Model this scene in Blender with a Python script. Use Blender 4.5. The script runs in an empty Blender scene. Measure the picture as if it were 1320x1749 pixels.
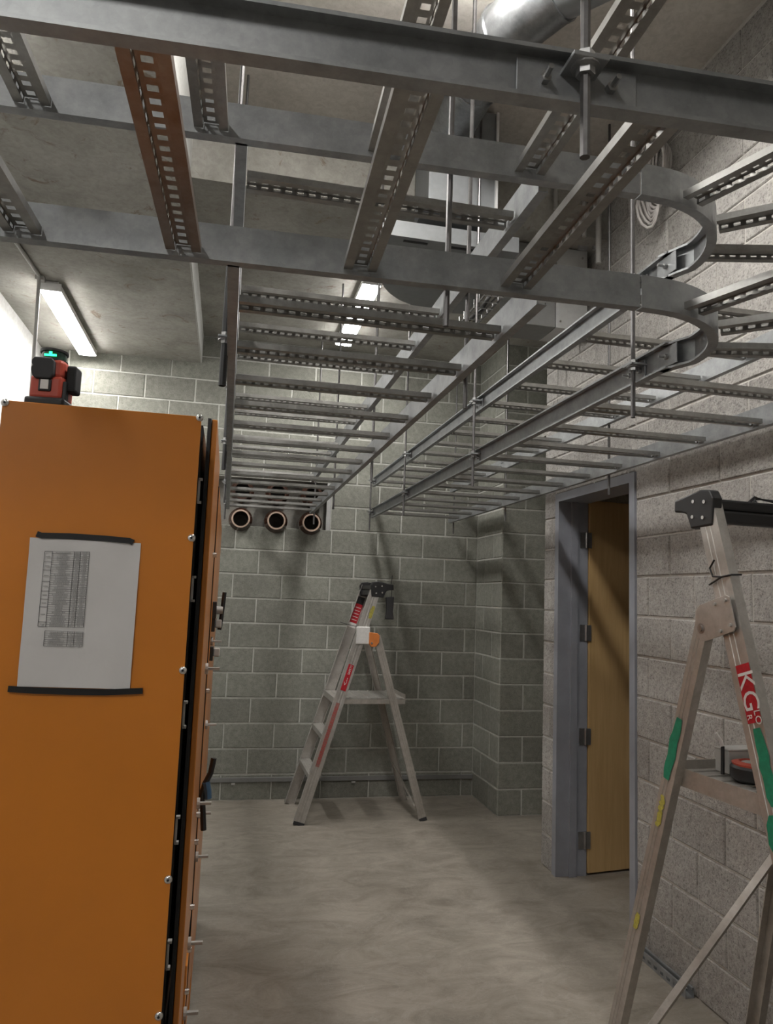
import bpy, math, random
import numpy as np
from mathutils import Matrix, Vector
random.seed(7)
S = bpy.context.scene
COL = S.collection
PI = math.pi

# ------------------------------------------------------------------ camera
YAW, PITCH, ROLL, FPX, HC = 0.21, 0.1157, 0.0371, 1256.14, 1.647
def cam_axes():
    f = Vector((math.sin(YAW)*math.cos(PITCH), math.cos(YAW)*math.cos(PITCH), math.sin(PITCH)))
    r = Vector((math.cos(YAW), -math.sin(YAW), 0)); u = r.cross(f)
    c, s = math.cos(ROLL), math.sin(ROLL)
    return c*r+s*u, -s*r+c*u, f
_r, _u, _f = cam_axes()
cd = bpy.data.cameras.new('camera'); cam = bpy.data.objects.new('camera', cd); COL.objects.link(cam)
cam.matrix_world = Matrix(((_r.x, _u.x, -_f.x, 0), (_r.y, _u.y, -_f.y, 0), (_r.z, _u.z, -_f.z, HC), (0, 0, 0, 1)))
cd.sensor_fit = 'HORIZONTAL'; cd.sensor_width = 36.0; cd.lens = FPX*36.0/1320.0
cd.clip_start = 0.05; cd.clip_end = 60
S.camera = cam

# ------------------------------------------------------------------ world, exposure
W = bpy.data.worlds.new('world'); S.world = W; W.use_nodes = True
W.node_tree.nodes['Background'].inputs[0].default_value = (0.9, 0.92, 1.0, 1)
W.node_tree.nodes['Background'].inputs[1].default_value = 0.02
S.view_settings.view_transform = 'Standard'; S.view_settings.look = 'None'
S.view_settings.gamma = 1.0; S.view_settings.use_curve_mapping = False
S.view_settings.exposure = 0.2
LAMP_POWER = 62.0          # radiance of a batten diffuser

# ------------------------------------------------------------------ materials
def nt(name):
    m = bpy.data.materials.new(name); m.use_nodes = True
    t = m.node_tree; b = t.nodes['Principled BSDF']
    return m, t, b
def L(t, a, b): t.links.new(a, b)
def noise(t, scale, detail=4, rough=0.6, vec=None, dist=0.0):
    n = t.nodes.new('ShaderNodeTexNoise'); n.inputs['Scale'].default_value = scale
    n.inputs['Detail'].default_value = detail; n.inputs['Roughness'].default_value = rough
    n.inputs['Distortion'].default_value = dist
    if vec is not None: L(t, vec, n.inputs['Vector'])
    return n
def ramp(t, fac, stops):
    r = t.nodes.new('ShaderNodeValToRGB'); e = r.color_ramp.elements
    e[0].position, e[0].color = stops[0][0], (*stops[0][1], 1)
    e[1].position, e[1].color = stops[-1][0], (*stops[-1][1], 1)
    for p, c in stops[1:-1]:
        x = e.new(p); x.color = (*c, 1)
    L(t, fac, r.inputs[0]); return r
def mixc(t, fac, a, b, mode='MIX'):
    m = t.nodes.new('ShaderNodeMix'); m.data_type = 'RGBA'; m.blend_type = mode
    for s, v in ((0, fac), (6, a), (7, b)):
        if isinstance(v, (int, float)): m.inputs[s].default_value = v
        elif isinstance(v, tuple): m.inputs[s].default_value = (*v, 1)
        else: L(t, v, m.inputs[s])
    return m.outputs[2]
def pos(t, scale=(1, 1, 1)):
    g = t.nodes.new('ShaderNodeNewGeometry'); mp = t.nodes.new('ShaderNodeMapping')
    mp.inputs['Scale'].default_value = scale; L(t, g.outputs['Position'], mp.inputs['Vector']); return mp.outputs[0]
def bump(t, b, h, strength, dist=0.01, prev=None):
    n = t.nodes.new('ShaderNodeBump'); n.inputs['Strength'].default_value = strength; n.inputs['Distance'].default_value = dist
    L(t, h, n.inputs['Height'])
    if prev is not None: L(t, prev, n.inputs['Normal'])
    L(t, n.outputs[0], b.inputs['Normal']); return n.outputs[0]
def plain(name, col, rough=0.5, metal=0.0, coat=0.0, vary=0.06, nscale=30, bumps=0.0):
    m, t, b = nt(name)
    n = noise(t, nscale, 4, 0.6, pos(t))
    lo = tuple(max(0, c*(1-vary)) for c in col); hi = tuple(min(1, c*(1+vary)) for c in col)
    r = ramp(t, n.outputs[0], [(0.3, lo), (0.7, hi)])
    L(t, r.outputs[0], b.inputs['Base Color'])
    b.inputs['Roughness'].default_value = rough; b.inputs['Metallic'].default_value = metal
    b.inputs['Coat Weight'].default_value = coat; b.inputs['Coat Roughness'].default_value = 0.15
    if bumps: bump(t, b, n.outputs[0], bumps, 0.003)
    return m
def block_mat(name, dark, light, pit, bstr, fine=220):
    m, t, b = nt(name); p = pos(t)
    big = noise(t, 2.2, 5, 0.6, p); med = noise(t, 28, 6, 0.7, p); fin = noise(t, fine, 5, 0.75, p)
    oi = t.nodes.new('ShaderNodeObjectInfo')
    base = ramp(t, med.outputs[0], [(0.28, dark), (0.72, light)])
    c = mixc(t, 0.55, base.outputs[0], ramp(t, big.outputs[0], [(0.3, (0.66, 0.66, 0.66)), (0.7, (1.0, 1.0, 1.0))]).outputs[0], 'MULTIPLY')
    c = mixc(t, 1.0, c, ramp(t, oi.outputs['Random'], [(0.0, (0.86, 0.85, 0.84)), (1.0, (1.06, 1.06, 1.05))]).outputs[0], 'MULTIPLY')
    c = mixc(t, 1.0, c, ramp(t, fin.outputs[0], [(0.34, (pit, pit, pit)), (0.5, (1, 1, 1))]).outputs[0], 'MULTIPLY')
    L(t, c, b.inputs['Base Color']); b.inputs['Roughness'].default_value = 0.92
    b.inputs['Specular IOR Level'].default_value = 0.25
    n1 = bump(t, b, fin.outputs[0], bstr, 0.006); bump(t, b, med.outputs[0], bstr*0.7, 0.01, n1)
    return m
def concrete_mat(name, a, c2, stain=None, bstr=0.12, sc=3.0, stretch=(1, 1, 1), rough=0.85):
    m, t, b = nt(name); p = pos(t, stretch)
    n1 = noise(t, sc, 8, 0.62, p, 0.4); n2 = noise(t, sc*14, 6, 0.7, p, 0.6); n3 = noise(t, 150, 3, 0.7, p)
    c = ramp(t, n1.outputs[0], [(0.3, a), (0.7, c2)]).outputs[0]
    c = mixc(t, 0.6, c, ramp(t, n2.outputs[0], [(0.36, (0.74, 0.73, 0.71)), (0.6, (1.03, 1.03, 1.03))]).outputs[0], 'MULTIPLY')
    if stain:
        v = noise(t, 4.5, 8, 0.75, p, 1.5)
        c = mixc(t, ramp(t, v.outputs[0], [(0.585, (0, 0, 0)), (0.66, (0.75, 0.75, 0.75))]).outputs[0], c, stain)
    L(t, c, b.inputs['Base Color']); b.inputs['Roughness'].default_value = rough
    n = bump(t, b, n3.outputs[0], bstr, 0.003); bump(t, b, n2.outputs[0], bstr, 0.004, n)
    return m
def galv(name, lo, hi, rough=(0.28, 0.46), metal=0.9):
    m, t, b = nt(name); p = pos(t)
    v = t.nodes.new('ShaderNodeTexVoronoi'); v.inputs['Scale'].default_value = 90; L(t, p, v.inputs['Vector'])
    n = noise(t, 14, 6, 0.7, p)
    c = ramp(t, n.outputs[0], [(0.3, lo), (0.7, hi)]).outputs[0]
    c = mixc(t, 0.25, c, ramp(t, v.outputs['Color'], [(0.1, (0.7, 0.7, 0.7)), (0.9, (1.0, 1.0, 1.0))]).outputs[0], 'MULTIPLY')
    L(t, c, b.inputs['Base Color']); b.inputs['Metallic'].default_value = metal
    mr = t.nodes.new('ShaderNodeMapRange'); L(t, n.outputs[0], mr.inputs[0])
    mr.inputs[3].default_value = rough[0]; mr.inputs[4].default_value = rough[1]; L(t, mr.outputs[0], b.inputs['Roughness'])
    bump(t, b, n.outputs[0], 0.05, 0.002)
    return m
def emit(name, col, s):
    m, t, b = nt(name)
    b.inputs['Base Color'].default_value = (*col, 1); b.inputs['Emission Color'].default_value = (*col, 1)
    b.inputs['Emission Strength'].default_value = s; return m

M = {}
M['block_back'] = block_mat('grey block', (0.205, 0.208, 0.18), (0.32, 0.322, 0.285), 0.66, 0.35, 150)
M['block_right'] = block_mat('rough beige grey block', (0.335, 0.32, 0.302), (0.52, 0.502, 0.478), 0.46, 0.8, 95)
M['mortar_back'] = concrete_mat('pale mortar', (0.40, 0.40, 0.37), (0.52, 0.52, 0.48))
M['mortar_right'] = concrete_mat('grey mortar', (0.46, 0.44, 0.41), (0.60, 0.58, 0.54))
M['ceiling'] = concrete_mat('board marked concrete', (0.25, 0.24, 0.215), (0.43, 0.42, 0.385), stain=(0.17, 0.115, 0.075), sc=2.2)
M['ceiling_high'] = concrete_mat('smooth beige concrete', (0.44, 0.41, 0.37), (0.56, 0.53, 0.485), sc=2.0)
M['slab_edge'] = concrete_mat('pale concrete edge', (0.44, 0.44, 0.42), (0.56, 0.56, 0.54), sc=5)
M['white_wall'] = concrete_mat('painted white wall', (0.52, 0.52, 0.51), (0.60, 0.60, 0.59), bstr=0.03)
def floor_mat():
    m, t, b = nt('trowelled concrete floor'); p = pos(t)
    n1 = noise(t, 0.9, 8, 0.6, p, 0.4); n2 = noise(t, 3.5, 10, 0.74, pos(t, (1, 1.9, 1)), 0.9); n3 = noise(t, 60, 5, 0.7, pos(t, (1, 2.2, 1)), 0.6)
    n4 = noise(t, 2.4, 10, 0.7, p, 2.6); n5 = noise(t, 17, 7, 0.75, pos(t, (1, 3.0, 1)), 1.2)
    c = ramp(t, n1.outputs[0], [(0.3, (0.235, 0.208, 0.174)), (0.7, (0.315, 0.285, 0.245))]).outputs[0]
    c = mixc(t, 0.8, c, ramp(t, n2.outputs[0], [(0.36, (0.62, 0.61, 0.59)), (0.6, (1.12, 1.12, 1.12))]).outputs[0], 'MULTIPLY')
    c = mixc(t, 0.35, c, ramp(t, n3.outputs[0], [(0.35, (0.8, 0.79, 0.77)), (0.6, (1.04, 1.04, 1.04))]).outputs[0], 'MULTIPLY')
    c = mixc(t, 0.5, c, ramp(t, n5.outputs[0], [(0.30, (0.66, 0.65, 0.63)), (0.42, (1.0, 1.0, 1.0))]).outputs[0], 'MULTIPLY')
    c = mixc(t, ramp(t, n4.outputs[0], [(0.495, (0, 0, 0)), (0.505, (0.30, 0.30, 0.30)), (0.515, (0, 0, 0))]).outputs[0], c, (0.40, 0.37, 0.34))
    L(t, c, b.inputs['Base Color'])
    mr = t.nodes.new('ShaderNodeMapRange'); L(t, n2.outputs[0], mr.inputs[0]); mr.inputs[3].default_value = 0.42; mr.inputs[4].default_value = 0.68
    L(t, mr.outputs[0], b.inputs['Roughness']); bump(t, b, n2.outputs[0], 0.06, 0.004)
    return m
M['floor'] = floor_mat()
M['galv'] = galv('galvanised steel', (0.27, 0.282, 0.29), (0.43, 0.442, 0.45), (0.42, 0.58), 0.75)
M['galv_rung'] = galv('galvanised rung steel', (0.27, 0.265, 0.25), (0.42, 0.415, 0.40), (0.28, 0.42))
M['galv_tinted'] = galv('reflection tinted rung steel', (0.28, 0.20, 0.15), (0.42, 0.36, 0.31), (0.3, 0.46))  # brown stands for the orange cabinet's reflection, put into the base colour
M['zinc'] = galv('zinc plated steel', (0.34, 0.34, 0.34), (0.50, 0.50, 0.50), (0.3, 0.45))
M['rod'] = galv('dark threaded steel', (0.11, 0.105, 0.105), (0.20, 0.195, 0.195), (0.35, 0.5))
M['duct'] = galv('duct sheet metal', (0.22, 0.228, 0.235), (0.36, 0.37, 0.38), (0.28, 0.45))
M['duct_flat'] = plain('dull duct sheet', (0.20, 0.208, 0.215), 0.5, 0.3)
M['foil'] = plain('white foil tape', (0.75, 0.75, 0.74), 0.35, 0.2)
M['alu'] = galv('brushed aluminium', (0.44, 0.42, 0.39), (0.60, 0.58, 0.55), (0.38, 0.56), 0.75)
M['alu_worn'] = galv('scuffed aluminium', (0.40, 0.37, 0.33), (0.56, 0.53, 0.49), (0.42, 0.6), 0.7)
M['black'] = plain('black plastic', (0.016, 0.016, 0.017), 0.45)
M['black_soft'] = plain('dark rubber', (0.03, 0.03, 0.032), 0.7)
M['steel'] = plain('bright steel', (0.7, 0.69, 0.67), 0.25, 1.0)
M['orange'] = plain('orange powder coat', (0.66, 0.22, 0.02), 0.34, 0.0, 0.3, 0.04, 6)
M['cab_black'] = plain('black cabinet recess', (0.012, 0.012, 0.013), 0.6)
M['grey_plastic'] = plain('grey plastic', (0.42, 0.41, 0.39), 0.45)
M['grey_paint'] = plain('blue grey door frame paint', (0.26, 0.272, 0.305), 0.4, 0.0, 0.1, 0.08, 12)
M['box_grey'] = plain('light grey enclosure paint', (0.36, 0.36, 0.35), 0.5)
M['box_dark'] = plain('dark grey enclosure paint', (0.17, 0.17, 0.165), 0.55)  # darker tone of the two-tone enclosure, shared by the wall strip
M['red'] = plain('red moulding', (0.50, 0.075, 0.045), 0.4)
M['red_sticker'] = plain('red sticker', (0.42, 0.012, 0.022), 0.45, nscale=80, vary=0.2)
M['white_ink'] = plain('white lettering', (0.72, 0.70, 0.68), 0.5)
M['red_ink'] = plain('red lettering', (0.42, 0.05, 0.045), 0.5)
M['green'] = plain('green paint', (0.012, 0.20, 0.11), 0.5, vary=0.25, nscale=60)
M['yellow'] = plain('yellow paint', (0.36, 0.32, 0.06), 0.5, vary=0.3, nscale=90)
M['paper'] = plain('white paper in clear sleeve', (0.72, 0.71, 0.71), 0.32, 0.0, 0.7, 0.02, 14, 0.5)
M['ink'] = plain('printed ink', (0.09, 0.09, 0.095), 0.6)
M['ink_grey'] = plain('grey printed ink', (0.40, 0.40, 0.40), 0.6)
M['tape'] = plain('black tape', (0.012, 0.012, 0.013), 0.4)
M['clay'] = plain('brown glazed pipe', (0.045, 0.022, 0.015), 0.18, 0.0, 0.5)
M['clay_rim'] = plain('pale pipe rim', (0.42, 0.31, 0.24), 0.6)
M['orange_cap'] = plain('orange plastic knuckle', (0.66, 0.21, 0.05), 0.45)
M['wrap'] = plain('white tape wrap', (0.74, 0.73, 0.71), 0.5, bumps=0.6, nscale=60)
M['cable_white'] = plain('white cable sheath', (0.62, 0.59, 0.57), 0.45)
M['lamp_white'] = plain('white lamp body', (0.8, 0.8, 0.8), 0.4)
M['lamp_glow'] = emit('glowing diffuser', (1.0, 0.975, 0.935), LAMP_POWER)
M['lamp_glow_high'] = emit('bright glowing diffuser', (1.0, 0.97, 0.93), LAMP_POWER*1.75)
M['laser_glow'] = emit('green laser window', (0.03, 1.0, 0.35), 2.2)
M['laser_glass'] = plain('dark green glass', (0.01, 0.05, 0.03), 0.1, 0, 0.5)
M['blue'] = plain('blue cable boot', (0.05, 0.12, 0.22), 0.5)
def wood_mat():
    m, t, b = nt('maple door veneer'); p = pos(t, (6, 6, 0.35))
    n = noise(t, 5, 8, 0.65, p, 0.8); n2 = noise(t, 40, 4, 0.6, pos(t, (9, 9, 0.3)))
    c = ramp(t, n.outputs[0], [(0.3, (0.52, 0.345, 0.15)), (0.7, (0.63, 0.435, 0.21))]).outputs[0]
    c = mixc(t, 0.3, c, ramp(t, n2.outputs[0], [(0.3, (0.8, 0.78, 0.75)), (0.7, (1, 1, 1))]).outputs[0], 'MULTIPLY')
    L(t, c, b.inputs['Base Color']); b.inputs['Roughness'].default_value = 0.42; b.inputs['Coat Weight'].default_value = 0.2
    return m
M['wood'] = wood_mat()

# ------------------------------------------------------------------ mesh builder
class MB:
    def __init__(s): s.v = []; s.f = []
    def add(s, vs, fs, T=None):
        o = len(s.v)
        s.v += [tuple(T @ Vector(p)) if T is not None else tuple(p) for p in vs]
        s.f += [tuple(i+o for i in f) for f in fs]; return s
    def box(s, c, d, T=None):
        x, y, z = c; a, b, e = d[0]/2, d[1]/2, d[2]/2
        vs = [(x+i*a, y+j*b, z+k*e) for k in (-1, 1) for j in (-1, 1) for i in (-1, 1)]
        return s.add(vs, [(0, 2, 3, 1), (4, 5, 7, 6), (0, 1, 5, 4), (2, 6, 7, 3), (0, 4, 6, 2), (1, 3, 7, 5)], T)
    def prism(s, poly, z0, z1, T=None):
        n = len(poly)
        vs = [(x, y, z0) for x, y in poly]+[(x, y, z1) for x, y in poly]
        fs = [tuple(range(n-1, -1, -1)), tuple(range(n, 2*n))]+[(i, (i+1) % n, n+(i+1) % n, n+i) for i in range(n)]
        return s.add(vs, fs, T)
    def tube(s, pts, r, seg=8, T=None, closed=False):
        pts = [Vector(p) for p in pts]; n = len(pts); rs = r if isinstance(r, (list, tuple)) else [r]*n
        vs = []; up = None
        for i, p in enumerate(pts):
            if closed: d = pts[(i+1) % n]-pts[i-1]
            else: d = pts[min(i+1, n-1)]-pts[max(i-1, 0)]
            d.normalize()
            if up is None:
                up = Vector((0, 0, 1)) if abs(d.z) < 0.9 else Vector((1, 0, 0))
            a = d.cross(up)
            if a.length < 1e-5: a = d.orthogonal()
            a.normalize(); up = a.cross(d).normalized()
            for k in range(seg):
                t = 2*PI*k/seg; vs.append(p+rs[i]*(math.cos(t)*a+math.sin(t)*up))
        fs = []
        for i in range(n if closed else n-1):
            j = (i+1) % n
            fs += [(i*seg+k, i*seg+(k+1) % seg, j*seg+(k+1) % seg, j*seg+k) for k in range(seg)]
        if not closed: fs += [tuple(range(seg-1, -1, -1)), tuple((n-1)*seg+k for k in range(seg))]
        return s.add(vs, fs, T)
    def cyl(s, a, b, r, seg=12, T=None): return s.tube([a, b], r, seg, T)
    def lathe(s, prof, seg=20, T=None, cap=True):
        vs = [(r*math.cos(2*PI*k/seg), r*math.sin(2*PI*k/seg), z) for r, z in prof for k in range(seg)]
        fs = [(i*seg+k, i*seg+(k+1) % seg, (i+1)*seg+(k+1) % seg, (i+1)*seg+k) for i in range(len(prof)-1) for k in range(seg)]
        if cap: fs += [tuple(range(seg-1, -1, -1)), tuple((len(prof)-1)*seg+k for k in range(seg))]
        return s.add(vs, fs, T)
    def sweep(s, path, prof, side=1):
        # path: list of (x, y); prof: closed polygon of (outward n, z); side picks which way outward is
        n = len(path); m = len(prof); vs = []
        P = [Vector((x, y)) for x, y in path]
        for i in range(n):
            d0 = (P[i]-P[i-1]).normalized() if i > 0 else (P[1]-P[0]).normalized()
            d1 = (P[i+1]-P[i]).normalized() if i < n-1 else d0
            d = (d0+d1).normalized(); nn = Vector((d.y, -d.x))*side
            k = 1/max(0.5, d.dot(d0))
            vs += [(P[i].x+nn.x*a*k, P[i].y+nn.y*a*k, z) for a, z in prof]
        fs = [(i*m+k, i*m+(k+1) % m, (i+1)*m+(k+1) % m, (i+1)*m+k) for i in range(n-1) for k in range(m)]
        fs += [tuple(range(m-1, -1, -1)), tuple((n-1)*m+k for k in range(m))]
        return s.add(vs, fs)
    def mesh(s, name, mat, smooth=False, fix=True):
        me = bpy.data.meshes.new(name); me.from_pydata([tuple(p) for p in s.v], [], s.f)
        if fix:
            import bmesh
            b = bmesh.new(); b.from_mesh(me); bmesh.ops.recalc_face_normals(b, faces=b.faces); b.to_mesh(me); b.free()
        me.materials.append(M[mat] if isinstance(mat, str) else mat)
        if smooth: me.shade_smooth(); me.set_sharp_from_angle(angle=math.radians(40))
        me.update(); return me
    def build(s, name, mat, parent=None, smooth=False, bevel=0.0, loc=None, fix=True):
        o = bpy.data.objects.new(name, s.mesh(name, mat, smooth, fix)); COL.objects.link(o)
        if parent is not None: o.parent = parent
        if loc: o.location = loc
        if bevel:
            md = o.modifiers.new('bevel', 'BEVEL'); md.width = bevel; md.segments = 2; md.limit_method = 'ANGLE'; md.angle_limit = math.radians(35)
        return o
def put(name, me, parent, loc=(0, 0, 0), rot=(0, 0, 0), scale=None):
    o = bpy.data.objects.new(name, me); COL.objects.link(o); o.parent = parent; o.location = loc; o.rotation_euler = rot
    if scale: o.scale = scale
    return o
def tag(o, label=None, cat=None, group=None, kind=None):
    if label: o['label'] = label
    if cat: o['category'] = cat
    if group: o['group'] = group
    if kind: o['kind'] = kind
    return o
def thing(name, label, cat, loc=(0, 0, 0), rz=0.0, group=None):
    o = bpy.data.objects.new(name, None); COL.objects.link(o); o.location = loc; o.rotation_euler = (0, 0, rz)
    o.empty_display_size = 0.1
    return tag(o, label, cat, group)
def struct(name, mb, mat, parent=None, smooth=False):
    o = mb.build(name, mat, parent, smooth)
    if parent is None: o['kind'] = 'structure'
    return o
def text_mesh(txt, size, mat, extrude=0.0003):
    c = bpy.data.curves.new('lettering', 'FONT'); c.body = txt; c.size = size; c.extrude = extrude; c.resolution_u = 3
    c.align_x = 'CENTER'; c.align_y = 'CENTER'
    o = bpy.data.objects.new('lettering', c); COL.objects.link(o)
    dg = bpy.context.evaluated_depsgraph_get(); me = bpy.data.meshes.new_from_object(o.evaluated_get(dg))
    bpy.data.objects.remove(o); me.materials.clear(); me.materials.append(M[mat]); return me
def T_axes(o, x, y, z):
    x, y, z = Vector(x).normalized(), Vector(y).normalized(), Vector(z).normalized()
    return Matrix(((x.x, y.x, z.x, o[0]), (x.y, y.y, z.y, o[1]), (x.z, y.z, z.z, o[2]), (0, 0, 0, 1)))
def Tr(x, y, z): return Matrix.Translation((x, y, z))
def Rz(a): return Matrix.Rotation(a, 4, 'Z')

# ------------------------------------------------------------------ room shell
XR, YB, XL = 2.066, 6.185, -1.56
ZH, ZS, ZL = 4.22, 3.78, 3.54          # high ceiling, lower slab, left soffit
YN = -4.6                               # wall behind the camera
DY0, DY1, DZ = 3.455, 4.405, 2.352      # outside of the door frame
YE = 4.585                              # end of the right wall
struct('floor', MB().box((1.2, 1.0, -0.1), (6.4, 11.6, 0.2)), 'floor')
struct('ceiling', MB().box((0.93, (YN+3.75)/2, ZH+0.1), (2.5+0.2, 3.75-YN, 0.2)), 'ceiling_high')
struct('ceiling', MB().box((1.2, 4.985, ZS+0.32), (3.04, 2.47, 0.64)), 'ceiling')
sf = struct('ceiling', MB().box((-1.02, (YN+YB)/2+0.05, ZL+0.45), (1.4, YB-YN+0.1, 0.9)), 'ceiling')
struct('trim_1', MB().box((-0.315, (YN+YB)/2, ZL+0.34), (0.012, YB-YN, 0.68)), 'slab_edge')
struct('wall_left', MB().box((XL-0.1, 0.9, 2.1), (0.2, 11.0, 4.2)), 'white_wall')
struct('wall_near', MB().box((0.25, YN-0.1, 2.1), (4.0, 0.2, 4.4)), 'white_wall')

# concrete block unit: chamfered face, front towards -y, centred on its face
_bl = {}
def block_mesh(w, h, mat):
    k = (round(w, 3), round(h, 3), mat)
    if k not in _bl:
        a, b, c = w/2, h/2, 0.005
        vs = [(-a+c, 0, -b+c), (a-c, 0, -b+c), (a-c, 0, b-c), (-a+c, 0, b-c), (-a, c, -b), (a, c, -b), (a, c, b), (-a, c, b), (-a, .03, -b), (a, .03, -b), (a, .03, b), (-a, .03, b)]
        fs = [(0, 1, 2, 3)]+[(i, i+4, (i+1) % 4+4, (i+1) % 4) for i in range(4)]+[(i+4, i+8, (i+1) % 4+8, (i+1) % 4+4) for i in range(4)]+[(11, 10, 9, 8)]
        _bl[k] = MB().add(vs, fs).mesh('concrete_block', mat)
    return _bl[k]
def lay(wall, face, u0, u1, z0, z1, mat, joints, holes=(), unit=0.4, j=0.010, ch=0.2, zoff=0.0):
    """lay running bond on a plane; face(u, z) -> (loc, rotz); joints = joint offset for even/odd rows"""
    k = 0
    while k*ch+zoff < z1-0.02:
        a0, a1 = max(z0, k*ch+zoff), min(z1, (k+1)*ch+zoff); off = joints[k % 2]
        if a1-a0 < 0.03: k += 1; continue
        n = math.floor((u0-off)/unit); spans = []
        while off+n*unit < u1:
            s0, s1 = max(u0, off+n*unit), min(u1, off+(n+1)*unit); n += 1
            if s1-s0 > 0.03: spans.append((s0, s1))
        for (hu0, hu1, hz0, hz1) in holes:
            if a0 >= hz0-0.06 and a1 <= hz1+0.06:
                out = []
                for s0, s1 in spans:
                    if s1 <= hu0 or s0 >= hu1: out.append((s0, s1)); continue
                    if hu0-s0 > 0.04: out.append((s0, hu0))
                    if s1-hu1 > 0.04: out.append((hu1, s1))
                spans = out
        for s0, s1 in spans:
            w = s1-s0-j; h = a1-a0-j
            l, r = face((s0+s1)/2, (a0+a1)/2)
            d = random.uniform(-0.0012, 0.0012)
            put('concrete_block', block_mesh(w, h, mat), wall, (l[0]+d, l[1]+d, l[2]), (0, 0, r))
        k += 1
MR = 0.0045   # mortar recess
# back wall with the pipe opening
OX0, OX1, OZ0, OZ1 = -0.30, 0.835, 2.185, 2.60
mb = MB()
for (x0, x1, z0, z1) in ((XL, 2.16, 0, OZ0), (XL, OX0, OZ0, OZ1), (OX1, 2.16, OZ0, OZ1), (XL, 2.16, OZ1, ZS)):
    mb.box(((x0+x1)/2, YB+MR+0.10, (z0+z1)/2), (x1-x0, 0.20, z1-z0))
wb = struct('wall_back', mb, 'mortar_back')
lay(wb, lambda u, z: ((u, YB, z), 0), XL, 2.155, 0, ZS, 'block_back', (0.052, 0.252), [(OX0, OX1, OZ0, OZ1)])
MB().box(((OX0+OX1)/2, YB+0.24, 2.39), (OX1-OX0+0.3, 0.06, 0.7)).build('opening_back', 'ceiling', wb)
# metal strip low on the back wall
st = thing('wall_strip', 'grey painted metal strip running low along the back block wall', 'strip', (0, YB-0.012, 0.16))
MB().box((0.9, 0, 0), (2.5, 0.014, 0.036)).build('strip', 'box_dark', st, bevel=0.003)
for x in (0.15, 0.62, 1.12, 1.62): MB().box((x, -0.012, -0.028), (0.03, 0.008, 0.012)).build('bracket', 'grey_plastic', st)
# right wall, door opening, return
mb = MB()
for (y0, y1, z0, z1) in ((YN, DY0+0.02, 0, ZH), (DY1-0.02, YE, 0, ZH), (DY0+0.02, DY1-0.02, DZ-0.02, ZH)):
    mb.box((XR+0.008+0.085, (y0+y1)/2, (z0+z1)/2), (0.17, y1-y0, z1-z0))
wr = struct('wall_right', mb, 'mortar_right')
fr = lambda u, z: ((XR, u, z), -PI/2)
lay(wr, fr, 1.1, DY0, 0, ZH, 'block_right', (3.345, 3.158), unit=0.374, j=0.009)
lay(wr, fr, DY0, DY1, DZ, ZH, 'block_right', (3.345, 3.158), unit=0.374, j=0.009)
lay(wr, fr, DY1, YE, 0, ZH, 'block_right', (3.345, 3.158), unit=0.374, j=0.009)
# pier in the far corner
px0, py0 = 2.15, 5.585
wp = struct('wall_pier', MB().box((px0+MR+0.35, (py0+MR+YB+0.1)/2, ZS/2), (0.7, YB+0.1-py0-MR, ZS)), 'mortar_back')
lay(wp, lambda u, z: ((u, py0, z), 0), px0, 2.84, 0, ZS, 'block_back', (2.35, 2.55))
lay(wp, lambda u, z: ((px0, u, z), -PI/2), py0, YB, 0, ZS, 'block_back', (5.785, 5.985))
struct('wall_recess', MB().box((2.55, YE+0.2, 2.0), (0.62, 0.07, 4.0)).box((2.9, 5.4, 2.0), (0.1, 1.7, 4.0)), 'mortar_back')
# room beyond the door
struct('wall_beyond', MB().box((4.1, 3.4, 1.4), (0.2, 3.6, 2.8)).box((3.24, 4.69, 1.4), (1.98, 0.1, 2.8)).box((3.24, 1.7, 1.4), (1.98, 0.2, 2.8)), 'white_wall')
struct('trim_2', MB().box((3.2, 3.4, 2.87), (2.2, 3.6, 0.14)), 'ceiling')
# door frame
df = MB()
FW, FD = 0.052, 0.205
for y0, y1 in ((DY0, DY0+FW), (DY1-FW, DY1)):
    df.box((XR-0.008+FD/2, (y0+y1)/2, (DZ)/2), (FD, y1-y0, DZ))
df.box((XR-0.008+FD/2, (DY0+DY1)/2, DZ-FW/2), (FD, DY1-DY0-2*FW, FW))
for y in (DY0+FW+0.008, DY1-FW-0.008): df.box((XR+0.10, y, (DZ-FW)/2), (0.045, 0.016, DZ-FW))
d1 = struct('door_1', df, 'grey_paint')
HX, HY, DA = 2.262, DY1-FW-0.004, math.radians(8.5)
lf = MB().box((0.44, 0.0225, 1.168), (0.86, 0.045, 2.31)); leaf = lf.build('door_leaf', 'wood', d1, bevel=0.002, loc=(HX, HY, 0)); leaf.rotation_euler = (0, 0, DA)
for z in (0.21, 0.83, 1.47, 2.06):
    h = MB().cyl((0, 0, -0.05), (0, 0, 0.05), 0.008, 10).box((-0.022, 0.004, 0), (0.042, 0.004, 0.1)).box((0.02, 0.0, 0), (0.03, 0.004, 0.1))
    h.build('hinge', 'zinc', d1, True, loc=(HX-0.012, HY-0.004, z))

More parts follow.
